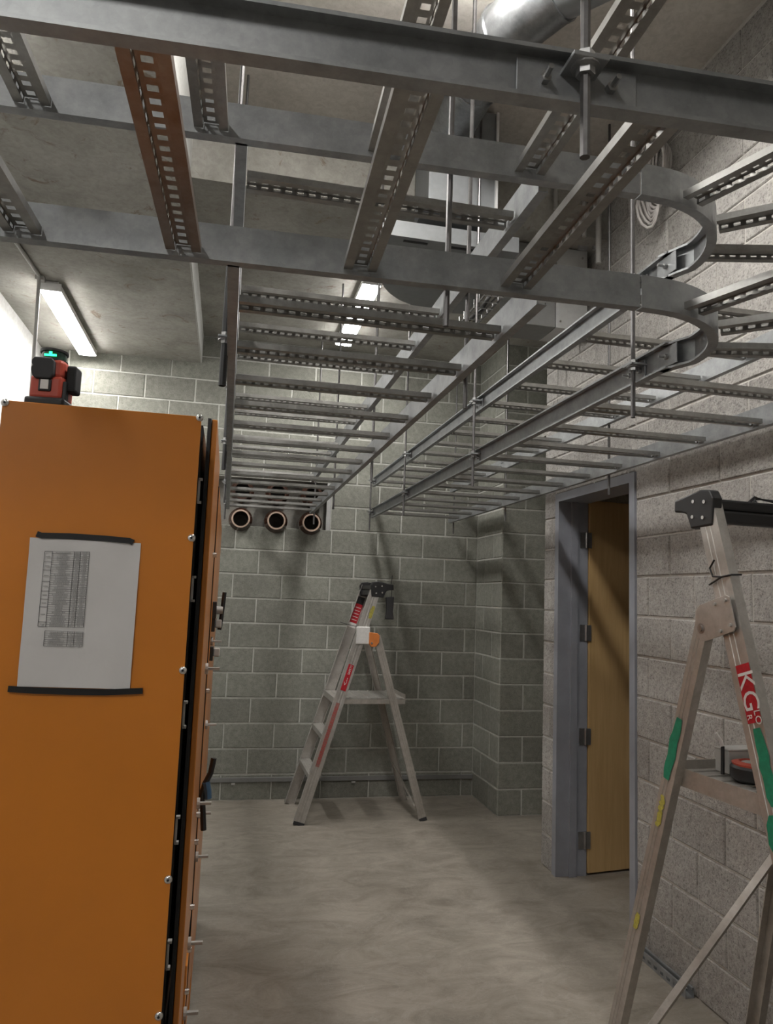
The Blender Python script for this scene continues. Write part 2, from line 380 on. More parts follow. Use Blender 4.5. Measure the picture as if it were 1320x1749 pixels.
# ------------------------------------------------------------------ ceiling lamps
def lamp(x, y0, y1, z, label, w=0.12, glow='lamp_glow', wrap=False):
    t = thing('batten_light', label, 'ceiling light', (x, (y0+y1)/2, z), 0, 'batten lights under the ceiling')
    Ln = y1-y0
    MB().box((0, 0, -0.012), (w*0.7, Ln-0.04, 0.024)).build('mount', 'lamp_white', t)
    T = T_axes((0, Ln/2, 0), (1, 0, 0), (0, 0, 1), (0, -1, 0))
    MB().prism([(-w/2-0.004, -0.024), (-w/2-0.004, -0.062), (w/2+0.004, -0.062), (w/2+0.004, -0.024)], 0.0, Ln, T).build('housing', 'lamp_white', t, bevel=0.004)
    dz = 0.05 if wrap else 0.012
    MB().prism([(-w/2, -0.0625), (-w/2, -0.062-dz*0.8), (-w*0.40, -0.062-dz), (w*0.40, -0.062-dz), (w/2, -0.062-dz*0.8), (w/2, -0.0625)], 0.006, Ln-0.006, T).build('diffuser', glow, t)
    for s in (-1, 1): MB().box((0, s*(Ln/2+0.004), -0.046), (w+0.014, 0.012, 0.05)).build('end_cap', 'lamp_white', t, bevel=0.003)
    return t
lamp(-1.185, 4.76, 6.05, ZL, 'glowing white batten light under the low soffit above the orange cabinet')
lamp(0.83, 4.62, 5.86, ZS, 'glowing white batten light seen through the left cable tray rungs')
lamp(0.74, 1.35, 2.6, ZH, 'batten light on the high ceiling above the crosswise cable tray', glow='lamp_glow_high', wrap=True)
lamp(-1.05, 1.5, 2.8, ZL, 'batten light under the low soffit left of the crosswise tray')
lamp(-1.0, -1.9, -0.6, ZL, 'unseen added batten light under the low soffit behind the viewpoint')  # unseen lamp, added to brighten the camera-facing orange cabinet panel

# conduit for the left lamp
cn = thing('conduit', 'thin grey conduit dropping from the soffit behind the laser level', 'conduit', (-1.235, 4.70, ZL))
MB().tube([(-0.03, -1.4, -0.012), (-0.02, -0.5, -0.012), (0, -0.03, -0.012), (0.0, 0.0, -0.05), (0.02, 0, -1.0), (0.02, 0, -2.2)], 0.011, 8).build('tube', 'grey_plastic', cn, True)
MB().box((0, 0.02, -0.015), (0.05, 0.05, 0.03)).build('box', 'grey_plastic', cn, bevel=0.004)

# ------------------------------------------------------------------ cable trays
RH = 0.075
RPROF = [(0, 0), (0.024, 0), (0.024, 0.006), (0.022, 0.006), (0.022, 0.0022), (0.0022, 0.0022), (0.0022, RH-0.0022), (0.022, RH-0.0022), (0.022, RH-0.006), (0.024, RH-0.006), (0.024, RH), (0, RH)]
_rg = {}
def rung_mesh(Ln, mat):
    """slotted hat-shaped rung along x from 0 to Ln, underside facing -z"""
    k = (round(Ln, 3), mat)
    if k in _rg: return _rg[k]
    b = MB(); fw, wh, ww, lip = 0.019, 0.013, 0.030, 0.016
    W0 = fw+ww/2
    n = max(2, int(Ln/0.027)); p = Ln/n
    def strip(pa, pb): b.add([(0, *pa), (Ln, *pa), (Ln, *pb), (0, *pb)], [(0, 1, 2, 3)])
    def slotted(pa, pb, fy, fx):
        A, B = Vector(pa), Vector(pb)
        for i in range(n):
            x0, x1 = i*p, (i+1)*p; h0, h1 = x0+p*(1-fx)/2, x1-p*(1-fx)/2
            q0, q1 = A.lerp(B, (1-fy)/2), A.lerp(B, (1+fy)/2)
            vs = [(x0, *A), (x1, *A), (x1, *B), (x0, *B), (h0, *q0), (h1, *q0), (h1, *q1), (h0, *q1)]
            b.add(vs, [(0, 1, 5, 4), (1, 2, 6, 5), (2, 3, 7, 6), (3, 0, 4, 7)])
    strip((-W0, lip), (-W0, 0)); strip((-W0, 0), (-ww/2-0.001, 0)); slotted((-ww/2-0.001, 0), (-ww/2, wh), 0.5, 0.55)
    slotted((-ww/2, wh), (ww/2, wh), 0.52, 0.46)
    slotted((ww/2, wh), (ww/2+0.001, 0), 0.5, 0.55); strip((ww/2+0.001, 0), (W0, 0)); strip((W0, 0), (W0, lip))
    _rg[k] = b.mesh('rung', mat, fix=False); return _rg[k]
def put_rung(t, a, b, z, mat='galv_rung'):
    a, b = Vector(a), Vector(b); d = b-a
    return put('rung', rung_mesh(d.length, mat), t, (a.x, a.y, z), (0, 0, math.atan2(d.y, d.x)))
def plate(t, x, y, z, ang, w=0.10, bolts=2, side=1):
    """splice plate standing on a rail web, with bolts; ang = direction of the rail"""
    T = Tr(x, y, z) @ Rz(ang)
    MB().box((0, -side*0.005, 0), (w, 0.004, 0.056), T).build('splice_plate', 'galv', t, bevel=0.001)
    for i in range(bolts):
        xx = (i-(bolts-1)/2)*w*0.55
        MB().cyl((xx, -side*0.006, 0), (xx, -side*0.016, 0), 0.008, 6, T).cyl((xx, -side*0.014, 0), (xx, -side*0.034, 0), 0.004, 8, T).build('bolt', 'zinc', t, True)
ZLO, ZUP = 2.302, 2.566
def arc(cx, cy, r, a0, a1, n): return [(cx+r*math.cos(a0+(a1-a0)*i/n), cy+r*math.sin(a0+(a1-a0)*i/n)) for i in range(n+1)]
LX0, LX1 = -0.012, 0.632
RX0, RX1 = 1.166, 1.832
def rail(t, path, side, z=0, nm='side_rail'):
    pr = [(a, b) for a, b in RPROF]
    return MB().sweep(path, pr, side).build(nm, 'galv', t, loc=(0, 0, z))
YF = lambda x: 1.440-0.040*x     # far rail line of the crosswise tray
YNr = lambda x: 0.874-0.052*x    # near rail line
def straight(label, z, x0, x1, y0, y1, ys, group, plates, x1far=None):
    t = thing('cable_tray', label, 'cable tray', (0, 0, z), 0, group)
    rail(t, [(x0, y0), (x0, y1)], -1); rail(t, [(x1, y0), (x1, y1)], 1)
    for y in ys: put_rung(t, (x0+0.003, y), (x1-0.003, y), 0.010)
    for y in plates:
        plate(t, x0-0.001, y+0.03, RH/2, PI/2, side=-1); plate(t, x1+0.001, y+0.03, RH/2, PI/2, side=1)
    return t
LST = (2.05, 3.50, 4.82, 5.93)      # hanger stations left run
RST = (1.906, 3.345, 4.77, 5.97)    # right run
straight('lower level of the left cable tray ladder running to the pipe opening', ZLO, LX0, LX1, YF(0.3)+0.03, 5.98, [1.70+0.318*i for i in range(14)], 'lower level trays', LST)
straight('upper level of the left cable tray ladder, hung above its twin', ZUP, LX0, LX1, YF(0.3)+0.03, 5.98, [1.63+0.318*i for i in range(14)], 'upper level trays', LST)
straight('lower level of the right cable tray ladder along the door wall', ZLO, RX0, RX1, 1.76, 6.02, [1.94+0.318*i for i in range(13)], 'lower level trays', RST)
straight('upper level of the right cable tray ladder along the door wall', ZUP, RX0+0.008, RX1+0.008, 1.76, 6.02, [1.98+0.318*i for i in range(13)], 'upper level trays', RST)
def cross(label, z, xs, tinted, group):
    t = thing('cable_tray', label, 'cable tray', (0, 0, z), 0, group)
    x0, x1 = -1.05, 0.853
    rail(t, [(x0, YF(x0)), (x1, YF(x1))], -1); rail(t, [(x0, YNr(x0)), (x1, YNr(x1))], 1)
    for i, x in enumerate(xs):
        a = (x, YNr(x)+0.003); b = (x+0.02, YF(x)-0.003)
        put_rung(t, a, b, 0.010, 'galv_tinted' if i in tinted else 'galv_rung')
    plate(t, 0.42, YNr(0.42)-0.001, RH/2, math.atan2(-0.052, 1), 0.17, 2)
    plate(t, 0.42, YF(0.42)+0.001, RH/2, math.atan2(-0.04, 1), 0.17, 2, side=-1)
    return t
cross('lower level of the crosswise cable tray close overhead with brown tinged rungs', ZLO, [-0.77, -0.44, -0.142, 0.21, 0.545], (2,), 'lower level trays')
cross('upper level of the crosswise cable tray overhead, above its twin', ZUP, [-0.80, -0.445, -0.105, 0.25, 0.572], (), 'upper level trays')
def bend(label, z, group):
    t = thing('cable_tray_bend', label, 'cable tray', (0, 0, z), 0, group)
    xa = 0.857
    ci = (0.895, 1.712); ri = 0.305
    inner = [(xa, YF(xa))]+arc(*ci, ri, -PI/2+0.02, -0.02, 16)+[(RX0+0.02, 1.74), (RX0, 1.80)]
    co = (0.90, 1.70); ro = 0.905
    outer = [(xa, YNr(xa))]+arc(*co, ro, -PI/2+0.04, -0.03, 22)+[(RX1-0.02, 1.72), (RX1, 1.79)]
    rail(t, inner, -1); rail(t, outer, 1)
    for a in (-1.24, -0.74, -0.24):
        put_rung(t, (ci[0]+(ri+0.004)*math.cos(a), ci[1]+(ri+0.004)*math.sin(a)), (co[0]+(ro-0.006)*math.cos(a), co[1]+(ro-0.006)*math.sin(a)), 0.010)
    plate(t, RX0-0.001, 1.775, RH/2, PI/2, 0.09, 1, side=-1)
    return t
bend('lower curved bend joining the crosswise tray to the right tray', ZLO, 'lower level trays')
bend('upper curved bend joining the crosswise tray to the right tray', ZUP, 'upper level trays')

# ------------------------------------------------------------------ hanger rods
def hanger(x, y, top, brackets, tip, label, dirx=0, diry=0, cover=False, r=0.0068):
    t = thing('threaded_rod', label, 'hanger rod', (x, y, tip), 0, 'hanger rods carrying the cable trays')
    MB().cyl((0, 0, 0), (0, 0, top-tip), r, 8).build('rod', 'rod', t, True)
    for zb in brackets:
        z = zb-tip
        MB().box((dirx*0.006, diry*0.006, z), (0.05, 0.05, 0.006)).build('clamp_plate', 'galv', t, bevel=0.001)
        MB().cyl((0, 0, z+0.003), (0, 0, z+0.016), 0.0125, 6).build('nut', 'zinc', t)
        MB().cyl((0, 0, z-0.016), (0, 0, z-0.003), 0.0125, 6).cyl((0, 0, z-0.006), (0, 0, z-0.003), 0.019, 12).build('nut', 'zinc', t)
    if cover: MB().cyl((0, 0, 0.0), (0, 0, z-0.018), 0.0105, 8).build('sleeve', 'black', t)
    return t
zb = (ZLO+0.05, ZUP+0.05)
nth = ('first', 'second', 'third', 'fourth')
def ztop(y): return ZH if y < 3.74 else ZS
hanger(0.42, YNr(0.42)-0.030, ZH, zb, 2.222, 'close dark rod clamped to the near rail of the crosswise tray', 0, 1)
hanger(0.425, YF(0.42)+0.034, ZH, zb, 2.226, 'black tipped rod behind the far rail of the crosswise tray', 0, -1)
for i, y in enumerate(LST):
    hanger(LX0-0.032, y, ztop(y), zb, 2.215, nth[i]+' rod from the viewer along the left rail of the left tray', 1, 0, cover=(i < 2))
    hanger(LX1+0.032, y, ztop(y), zb, 2.215, nth[i]+' rod from the viewer along the right rail of the left tray', -1, 0)
for i, y in enumerate(RST):
    hanger(RX0-0.034, y, ztop(y), zb, 2.195, nth[i]+' rod from the viewer along the left rail of the right tray', 1, 0)
    hanger(RX1+0.036, y+0.03, ztop(y), zb, 2.205, nth[i]+' rod from the viewer along the wall side of the right tray', -1, 0)

# ------------------------------------------------------------------ pipes in the wall opening
def pipe(x, z, label, row, rim='clay_rim'):
    t = thing('pipe_stub', label, 'pipe', (x, YB, z), 0, row)
    T = T_axes((0, 0, 0), (1, 0, 0), (0, 0, 1), (0, -1, 0))
    MB().lathe([(0.098, -0.2), (0.098, 0.0), (0.094, 0.02), (0.074, 0.045), (0.074, 0.075), (0.060, 0.075), (0.060, -0.2)], 28, T, cap=False).build('pipe', 'clay', t, True)
    MB().lathe([(0.0745, 0.074), (0.0745, 0.079), (0.062, 0.079), (0.062, 0.074), (0.0745, 0.074)], 28, T, cap=False).build('rim', rim, t, True)
for x, w in ((0.085, 'left'), (0.375, 'middle'), (0.665, 'right')):
    pipe(x, 2.245, w+' brown glazed pipe end in the lower row of the wall opening', 'brown pipes of the lower row')
    pipe(x, 2.48, w+' brown pipe end of the upper row, half hidden by tray rungs', 'brown pipes of the upper row', 'clay')
pc = thing('opening_post', 'narrow grey post at the right edge of the pipe opening', 'post', (OX1-0.02, YB+0.02, OZ0))
MB().box((0, 0, 0.207), (0.035, 0.03, 0.413)).build('post', 'box_grey', pc)

# ------------------------------------------------------------------ ductwork
dt = thing('round_duct', 'round metal ductwork with elbow fixed to a sheet metal plenum near the ceiling', 'duct', (1.03, 3.3, 3.6))
dT = Matrix.Translation((-1.03, -3.3, -3.6))
PC = Vector((0.993, 3.42, 4.085))
MB().box((1.067, 3.57, 3.93), (0.357, 0.30, 0.53), dT).build('plenum_panel', 'duct_flat', dt)
for s, m_ in ((1.246, 'foil'), (0.888, 'duct_flat')): MB().box((s, 3.418, 3.925), (0.012, 0.03, 0.54), dT).build('seam_strip', m_, dt)
path = [Vector(p) for p in ((0.993, 3.42, 4.085), (0.993, 3.25, 4.08), (1.00, 3.06, 4.075), (1.01, 2.88, 4.07), (1.03, 2.74, 4.07), (1.085, 2.60, 4.07), (1.15, 2.47, 4.075), (1.26, 2.34, 4.075), (1.75, 1.86, 4.08))]
R0 = 0.122
MB().tube(path[:3], [R0, R0, R0], 26, dT).build('collar', 'duct', dt, True)
MB().tube(path[2:7], R0*1.03, 26, dT).build('elbow', 'duct', dt, True)
MB().tube(path[6:], R0*0.985, 26, dT).build('duct_run', 'duct_flat', dt, True)
for i in (2, 4, 6):
    d = (path[i+1]-path[i-1]).normalized()
    MB().tube([path[i]-d*0.008, path[i]+d*0.008], R0*1.075, 26, dT).build('joint_band', 'duct', dt, True)
for i in range(9):
    a = PI+PI*i/8
    c = PC+Vector((math.cos(a)*R0*1.1, -0.012, math.sin(a)*R0*1.1))
    MB().cyl(c, c+Vector((0, -0.012, 0)), 0.007, 6, dT).build('screw', 'steel', dt)
un = thing('ceiling_unit', 'flat grey sheet metal unit with a rounded corner hung under the slab', 'ventilation unit', (1.1, 3.9, 3.5))
uT = Matrix.Translation((-1.1, -3.9, -3.5))
pl = [(0.62, 3.76), (1.42, 3.76), (1.42, 4.42), (1.22, 4.42)]+arc(1.22, 3.92, 0.5, PI/2, PI, 12)[1:]+[(0.62, 3.92)]
pl = [(0.66, 3.52), (1.42, 3.52), (1.42, 4.42), (1.26, 4.42)]+arc(1.26, 3.92, 0.50, PI/2, PI*0.96, 12)[1:]+[(0.66, 3.8)]
MB().prism(pl, 3.50, 3.585, uT).build('casing', 'duct_flat', un)
for x, y in ((0.86, 3.56), (1.12, 3.56), (0.92, 3.72)):
    MB().box((x, y, 3.498), (0.13, 0.014, 0.006), uT).build('slot', 'cab_black', un)
for x, y in ((0.75, 3.9), (1.3, 3.9), (1.3, 4.3)): MB().cyl((x, y, 3.6), (x, y, 3.78), 0.006, 6, uT).build('drop_rod', 'rod', un)
bx = thing('wall_enclosure', 'grey rectangular metal enclosure hung in the corner under the slab', 'enclosure', (1.80, 3.98, 3.27))
bT = Matrix.Translation((-1.80, -3.98, -3.27))
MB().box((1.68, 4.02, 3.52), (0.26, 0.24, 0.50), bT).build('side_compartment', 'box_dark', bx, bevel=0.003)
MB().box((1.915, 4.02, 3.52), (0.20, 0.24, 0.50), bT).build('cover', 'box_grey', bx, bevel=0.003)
for x, z in ((1.84, 3.31), (1.98, 3.31), (1.98, 3.72)): MB().cyl((x, 3.9, z), (x, 3.893, z), 0.006, 8, bT).build('screw', 'steel', bx)
for x in (1.6, 1.98): MB().box((x, 4.02, 3.775), (0.03, 0.2, 0.02), bT).build('mount', 'zinc', bx)
# cable basket of trunking beside the enclosure
tk = thing('wire_basket', 'dark wire basket of cables dropping beside the upper right tray', 'basket', (1.33, 3.86, 3.3))
for dx in (-0.05, -0.018, 0.018, 0.05): MB().tube([(dx, -0.24, 0.0), (dx, 0.24, 0.0)], 0.006, 6).build('wire', 'rod', tk)
for k in range(6): MB().tube([(-0.055, -0.22+k*0.088, 0.04), (-0.055, -0.22+k*0.088, -0.004), (0.055, -0.22+k*0.088, -0.004), (0.055, -0.22+k*0.088, 0.04)], 0.004, 6).build('hoop', 'zinc', tk)
MB().tube([(-0.02, -0.24, 0.012), (0.01, 0, 0.016), (-0.01, 0.24, 0.014)], 0.012, 8).build('cable', 'black', tk, True)
for y in (-0.2, 0.2): MB().cyl((0.056, y, 0.0), (0.056, y, 0.199), 0.005, 6).build('drop_rod', 'rod', tk)
# conduits on right wall corner
for x, y, r, lb in ((1.98, 3.70, 0.016, 'grey conduit drop in the dark corner above the door wall'), (1.90, 3.72, 0.020, 'second grey conduit with a swan neck bend in the dark corner')):
    c = thing('corner_conduit', lb, 'conduit', (x, y, 3.60))
    if r < 0.018: MB().tube([(0, 0, 0), (0, 0, 0.62)], r, 10).build('tube', 'grey_plastic', c, True)
    else: MB().tube([(0, 0, 0.16), (0, 0, 0.40)]+[(-0.09+0.09*math.cos(a), 0, 0.40+0.09*math.sin(a)) for a in (0.4, 0.8, 1.2, 1.57, 2.0, 2.4, 2.8, 3.14)]+[(-0.18, 0, 0.30)], r*0.6, 10).build('tube', 'grey_plastic', c, True)
    MB().box((0, 0.02, 0.1), (0.05, 0.02, 0.02)).build('clip', 'zinc', c)
# cable coil on right wall
cc = thing('cable_coil', 'coil of white cable hanging high on the right block wall', 'cable', (XR-0.05, 3.17, 3.86))
for i in range(8):
    a, b = 0.075+0.006*i, 0.15+0.012*i
    MB().tube([(0.028-0.009*i+0.01*math.sin(k*0.9+i), a*math.cos(2*PI*k/20), b*math.sin(2*PI*k/20)-0.01*i) for k in range(20)], 0.0065, 6, closed=True).build('loop', 'cable_white', cc, True)
MB().cyl((0.05, 0, 0.17), (-0.06, 0, 0.18), 0.006, 8).build('hook', 'zinc', cc)

# ------------------------------------------------------------------ orange switch cabinet
PX0, PX1, PY, PT = -0.462, -0.072, 1.58, 2.014
cb = thing('switch_cabinet', 'tall orange electrical cabinet with a screwed end panel, standing at left', 'cabinet', (-0.26, 2.6, 0))
cT = Matrix.Translation((0.26, -2.6, 0))
MB().box(((PX0+PX1)/2, PY+0.0015, PT/2+0.05), (PX1-PX0, 0.003, PT-0.10), cT).build('end_panel', 'orange', cb, bevel=0.001)
MB().box(((PX0+PX1)/2-0.004, (PY+0.004+1.76)/2, PT/2), (PX1-PX0-0.014, 1.756-PY, PT-0.012), cT).build('end_frame', 'cab_black', cb)
MB().box((PX1-0.0015, PY+0.006, PT/2), (0.0015, 0.008, PT-0.02), cT).build('panel_return', 'grey_plastic', cb)
MB().box((-0.27, 2.9, 1.02), (0.39, 2.28, 2.03), cT).build('body', 'cab_black', cb)
MB().box((-0.27, 2.9, 0.04), (0.40, 2.30, 0.08), cT).build('plinth', 'black', cb)
MB().box((-0.061, 1.80, 1.07), (0.008, 0.09, 1.965), cT).build('gasket', 'black', cb)
MB().box((-0.0495, 2.10, 1.37), (0.013, 0.67, 1.365), cT).build('door', 'orange', cb, bevel=0.002)
MB().box((-0.0515, 1.93, 0.37), (0.015, 0.34, 0.58), cT).build('door', 'orange', cb, bevel=0.002)
MB().box((-0.0455, 2.18, 0.37), (0.013, 0.10, 0.58), cT).build('door', 'orange', cb, bevel=0.002)
MB().box((-0.044, 2.40, 1.13), (0.008, 0.02, 1.70), cT).build('door_gap', 'cab_black', cb)
MB().box((-0.0445, 2.72, 1.12), (0.011, 0.62, 1.72), cT).build('door', 'orange', cb, bevel=0.002)
MB().box((-0.0445, 3.52, 1.02), (0.011, 0.92, 1.90), cT).build('door', 'orange', cb, bevel=0.002)
# screws of the end panel, at their measured spots
def panel_xz(px, py):
    d = _r*(px-660)-_u*(py-874.5)+_f*FPX; k = PY/d.y
    return d.x*k, HC+d.z*k
for px, py in ((9, 688), (341, 714), (327, 919), (312, 1145), (287, 1502), (271, 1735)):
    x, z = panel_xz(px, py)
    s = MB().lathe([(0.0082, 0), (0.0082, 0.0018), (0.0066, 0.0045), (0.0035, 0.0056)], 16, cT @ T_axes((x, PY, z), (1, 0, 0), (0, 0, 1), (0, -1, 0))).build('screw', 'steel', cb, True)
    MB().cyl((x, PY-0.0056, z), (x, PY-0.0062, z), 0.0026, 6, cT).build('socket', 'black', s)
for z in (1.86, 1.65, 1.39, 1.16, 0.92, 0.67): MB().box((-0.0695, 1.62, z), (0.004, 0.012, 0.05), cT).box((-0.067, 1.62, z+0.025), (0.008, 0.012, 0.005), cT).box((-0.067, 1.62, z-0.025), (0.008, 0.012, 0.005), cT).build('clip', 'grey_plastic', cb)
# latches and handles standing off the doors, heights taken from the view line x = -0.02, y = depth
def side_z(py, y, px): # height of a picture row on the cabinet side at depth y
    d = _r*(px-660)-_u*(py-874.5)+_f*FPX
    return HC+d.z*y/d.y
def knob(y, z, kind):
    x = -0.039
    if kind == 'latch':
        h = MB().cyl((x, y, z), (x+0.008, y, z), 0.014, 12, cT).box((x+0.022, y, z), (0.028, 0.01, 0.007), cT).build('latch', 'grey_plastic', cb, bevel=0.001)
    elif kind == 'screw':
        MB().cyl((x, y, z), (x+0.01, y, z), 0.007, 10, cT).build('screw', 'steel', cb, True)
    elif kind == 'switch':
        h = MB().box((x+0.005, y, z), (0.012, 0.05, 0.045), cT).build('rotary_switch', 'black', cb, bevel=0.002)
        MB().box((x+0.022, y, z+0.004), (0.022, 0.02, 0.028), cT).build('knob', 'grey_plastic', h, bevel=0.004)
    else:
        h = MB().box((x+0.006, y, z), (0.014, 0.06, 0.055), cT).build('main_handle', 'black', cb, bevel=0.002)
        MB().cyl((x+0.012, y, z), (x+0.034, y, z), 0.014, 10, cT).build('boss', 'grey_plastic', h, True)
        MB().tube([(x+0.036, y, z+0.06), (x+0.034, y, z+0.03), (x+0.030, y, z-0.03), (x+0.026, y, z-0.065)], 0.007, 8, cT).build('lever', 'black', h, True)
Yk = 2.55
for px, py, kd, y in ((372, 1042, 'main', Yk), (366, 1067, 'switch', Yk), (362, 1116, 'switch', Yk), (362, 1095, 'latch', Yk), (352, 1142, 'latch', 1.95), (358, 1238, 'latch', Yk), (345, 1372, 'latch', 1.98), (348, 1389, 'latch', 2.3), (340, 1391, 'screw', 2.0), (335, 1438, 'screw', 2.0), (340, 1463, 'latch', 2.3), (326, 1549, 'screw', 2.0), (324, 1611, 'latch', 1.98), (320, 1622, 'screw', 2.0), (313, 1694, 'screw', 2.0), (312, 1731, 'latch', 1.98), (367, 948, 'screw', 2.0), (362, 1180, 'screw', 2.3)):
    knob(y, side_z(py, y, px), kd)
kb = thing('cable_tail', 'black cable tail with a blue boot bulging from the cabinet doors', 'cable', (-0.036, 2.2, 1.17))
kz = side_z(1345, 2.2, 350)-1.17
MB().tube([(0.032, 0, kz+0.08), (0.026, 0, kz+0.04), (0.012, 0, kz+0.01), (0.004, 0, kz-0.02), (0.010, 0, kz-0.055), (0.016, 0, kz-0.115)], 0.008, 8).build('cable', 'black', kb, True)
MB().tube([(0.014, 0, kz+0.015), (0.020, 0, kz-0.01), (0.022, 0, kz-0.03)], 0.011, 8).build('boot', 'blue', kb, True)

# paper schedule taped to the panel
def PZ(px, py):
    x, z = panel_xz(px, py); return Vector((x, PY-0.0015, z))
pa = thing('paper_sheet', 'white printed schedule in a clear sleeve on the orange panel', 'paper', tuple(PZ(135, 1175)))
o_ = PZ(135, 1175)
c4 = [PZ(52, 918)-o_, PZ(241, 928)-o_, PZ(222, 1177)-o_, PZ(30, 1172)-o_]
b = MB(); N = 10
for j in range(N+1):
    for i in range(N+1):
        a = c4[0].lerp(c4[1], i/N); d = c4[3].lerp(c4[2], i/N); p = a.lerp(d, j/N)
        wv = 0.0012*math.sin(i*0.8+j*0.5)+0.0008*math.sin(j*1.3-i*0.6)
        b.v.append((p.x, p.y-0.0022+wv, p.z))
b.f = [(j*(N+1)+i, j*(N+1)+i+1, (j+1)*(N+1)+i+1, (j+1)*(N+1)+i) for j in range(N) for i in range(N)]
b.build('sheet', 'paper', pa, True)
def prt(px, py): q = PZ(px, py)-o_; return Vector((q.x, -0.0052, q.z))
def quad(b, p0, p1, p2, p3): b.add([p0, p1, p2, p3], [(0, 1, 2, 3)])
def inkline(b, a, c, w=0.0004):
    d = (c-a).normalized(); n = Vector((-d.z, 0, d.x))*w
    quad(b, a-n, c-n, c+n, a+n)
def table(tl, tr, br, bl, rows, cols, heads, stub):
    ln, tx = MB(), MB()
    G = lambda u, v: prt(*[(tl[k]*(1-u)+tr[k]*u)*(1-v)+(bl[k]*(1-u)+br[k]*u)*v for k in (0, 1)])
    for c in cols: inkline(ln, G(c, 0), G(c, 1), 0.0005)
    for r in range(rows+1): inkline(ln, G(stub, r/rows), G(1, r/rows), 0.0003)
    for h in heads: inkline(ln, G(0, h), G(stub+0.01, h), 0.0005)
    for r in range(rows):
        v0, v1 = (r+0.25)/rows, (r+0.75)/rows
        for a, e in zip(cols[:-1], cols[1:]):
            if a < stub-0.01: continue
            m = (a+e)/2; w = (e-a)*random.choice((0.16, 0.28, 0.34))
            u = m-w
            while u < m+w:
                s = random.uniform(0.012, 0.035); quad(tx, G(u, v0), G(u+s, v0), G(u+s, v1), G(u, v1)); u += s+0.008
    hh = sorted(heads)
    for a, e in zip(hh[:-1], hh[1:]):
        if stub > 0.05:
            m = (a+e)/2; quad(tx, G(stub*0.2, m-0.008), G(stub*0.8, m-0.008), G(stub*0.8, m+0.006), G(stub*0.2, m+0.006))
    return ln, tx
l1, t1 = table((78, 942), (154, 943), (143.5, 1071.5), (66, 1069.5), 34, [0, 0.17, 0.66, 0.80, 1], [0.0, 0.14, 0.25, 0.40, 0.53, 0.635, 0.74, 0.94, 1.0], 0.17)
l2, t2 = table((78, 1077), (143, 1079), (141, 1104.5), (75.5, 1103), 7, [0, 0.6, 0.77, 1], [0.0, 1.0], 0.0)
for a, e in ((l1, t1), (l2, t2)):
    a.build('table_lines', 'ink', pa); e.build('table_text', 'ink_grey', pa)
def tape(pts, w, label, ):
    P = [PZ(*p) for p in pts]; o = P[0]; n = len(P); b = MB()
    for k in range(n):
        d = (P[min(k+1, n-1)]-P[max(k-1, 0)]).normalized(); nn = Vector((-d.z, 0, d.x))*w/2
        for s, yy in ((-1, -0.0052), (1, -0.0052), (1, -0.0008), (-1, -0.0008)):
            q = P[k]-o+nn*s; b.v.append((q.x, yy, q.z))
    for k in range(n-1): b.f += [(k*4+i, k*4+(i+1) % 4, k*4+4+(i+1) % 4, k*4+4+i) for i in range(4)]
    b.f += [(0, 1, 2, 3), (4*n-1, 4*n-2, 4*n-3, 4*n-4)]
    t = b.build('tape_strip', 'tape', None); t.location = o
    tag(t, label, 'tape', 'black tape strips'); return t
tape([(64, 912), (72, 915), (120, 916), (180, 920), (222, 924), (228, 927)], 0.0115, 'black tape strip along the top of the paper schedule')
tape([(15, 1176), (60, 1179), (120, 1181), (180, 1182), (244, 1179.5)], 0.0115, 'black tape strip along the bottom of the paper schedule')

# ------------------------------------------------------------------ laser level on the cabinet
lz = thing('laser_level', 'red and black laser level with a green glowing head on the cabinet', 'laser level', (-0.385, 1.64, PT), -0.12); lz.scale = (0.82, 0.9, 1.0)
MB().box((-0.002, 0, 0.010), (0.098, 0.085, 0.020)).build('foot', 'black', lz, bevel=0.006)
MB().prism([(-0.042, -0.036), (0.034, -0.036), (0.040, -0.02), (0.040, 0.036), (-0.042, 0.036)], 0.018, 0.066).build('body', 'red', lz, bevel=0.006)
MB().prism([(-0.034, -0.033), (0.028, -0.033), (0.036, -0.02), (0.036, 0.03), (-0.034, 0.03)], 0.064, 0.103).build('upper_body', 'red', lz, bevel=0.007)
MB().prism([(-0.031, -0.004), (-0.035, 0.006), (-0.035, 0.013), (-0.031, 0.017), (-0.035, 0.021), (-0.035, 0.028), (-0.028, 0.035), (0.012, 0.035), (0.020, 0.028), (0.021, 0.0), (0.014, -0.010), (-0.024, -0.010)], 0.0, 0.016, T_axes((-0.004, -0.030, 0.068), (1, 0, 0), (0, 0, 1), (0, -1, 0))).build('front_window_cover', 'black_soft', lz, bevel=0.004)
pt = MB().box((-0.004, -0.0375, 0.045), (0.032, 0.006, 0.026)).build('label_plate', 'black', lz, bevel=0.003)
MB().box((-0.004, -0.0415, 0.046), (0.019, 0.002, 0.020)).build('label', 'white_ink', pt)
MB().box((0.052, 0.0, 0.066), (0.024, 0.046, 0.056)).build('side_window_cover', 'black_soft', lz, bevel=0.005)
MB().box((0.041, -0.02, 0.032), (0.01, 0.02, 0.05)).build('side_grip', 'black', lz, bevel=0.002)
hd = MB().cyl((-0.002, 0, 0.100), (-0.002, 0, 0.106), 0.034, 24).cyl((-0.002, 0, 0.122), (-0.002, 0, 0.127), 0.034, 24).build('head', 'black', lz, True)
MB().cyl((-0.002, 0, 0.105), (-0.002, 0, 0.123), 0.030, 24).build('head_glass', 'laser_glass', hd, True)
MB().box((0.0, -0.0305, 0.112), (0.030, 0.002, 0.004)).box((0.0, -0.0305, 0.117), (0.007, 0.002, 0.005)).build('laser_line', 'laser_glow', hd)

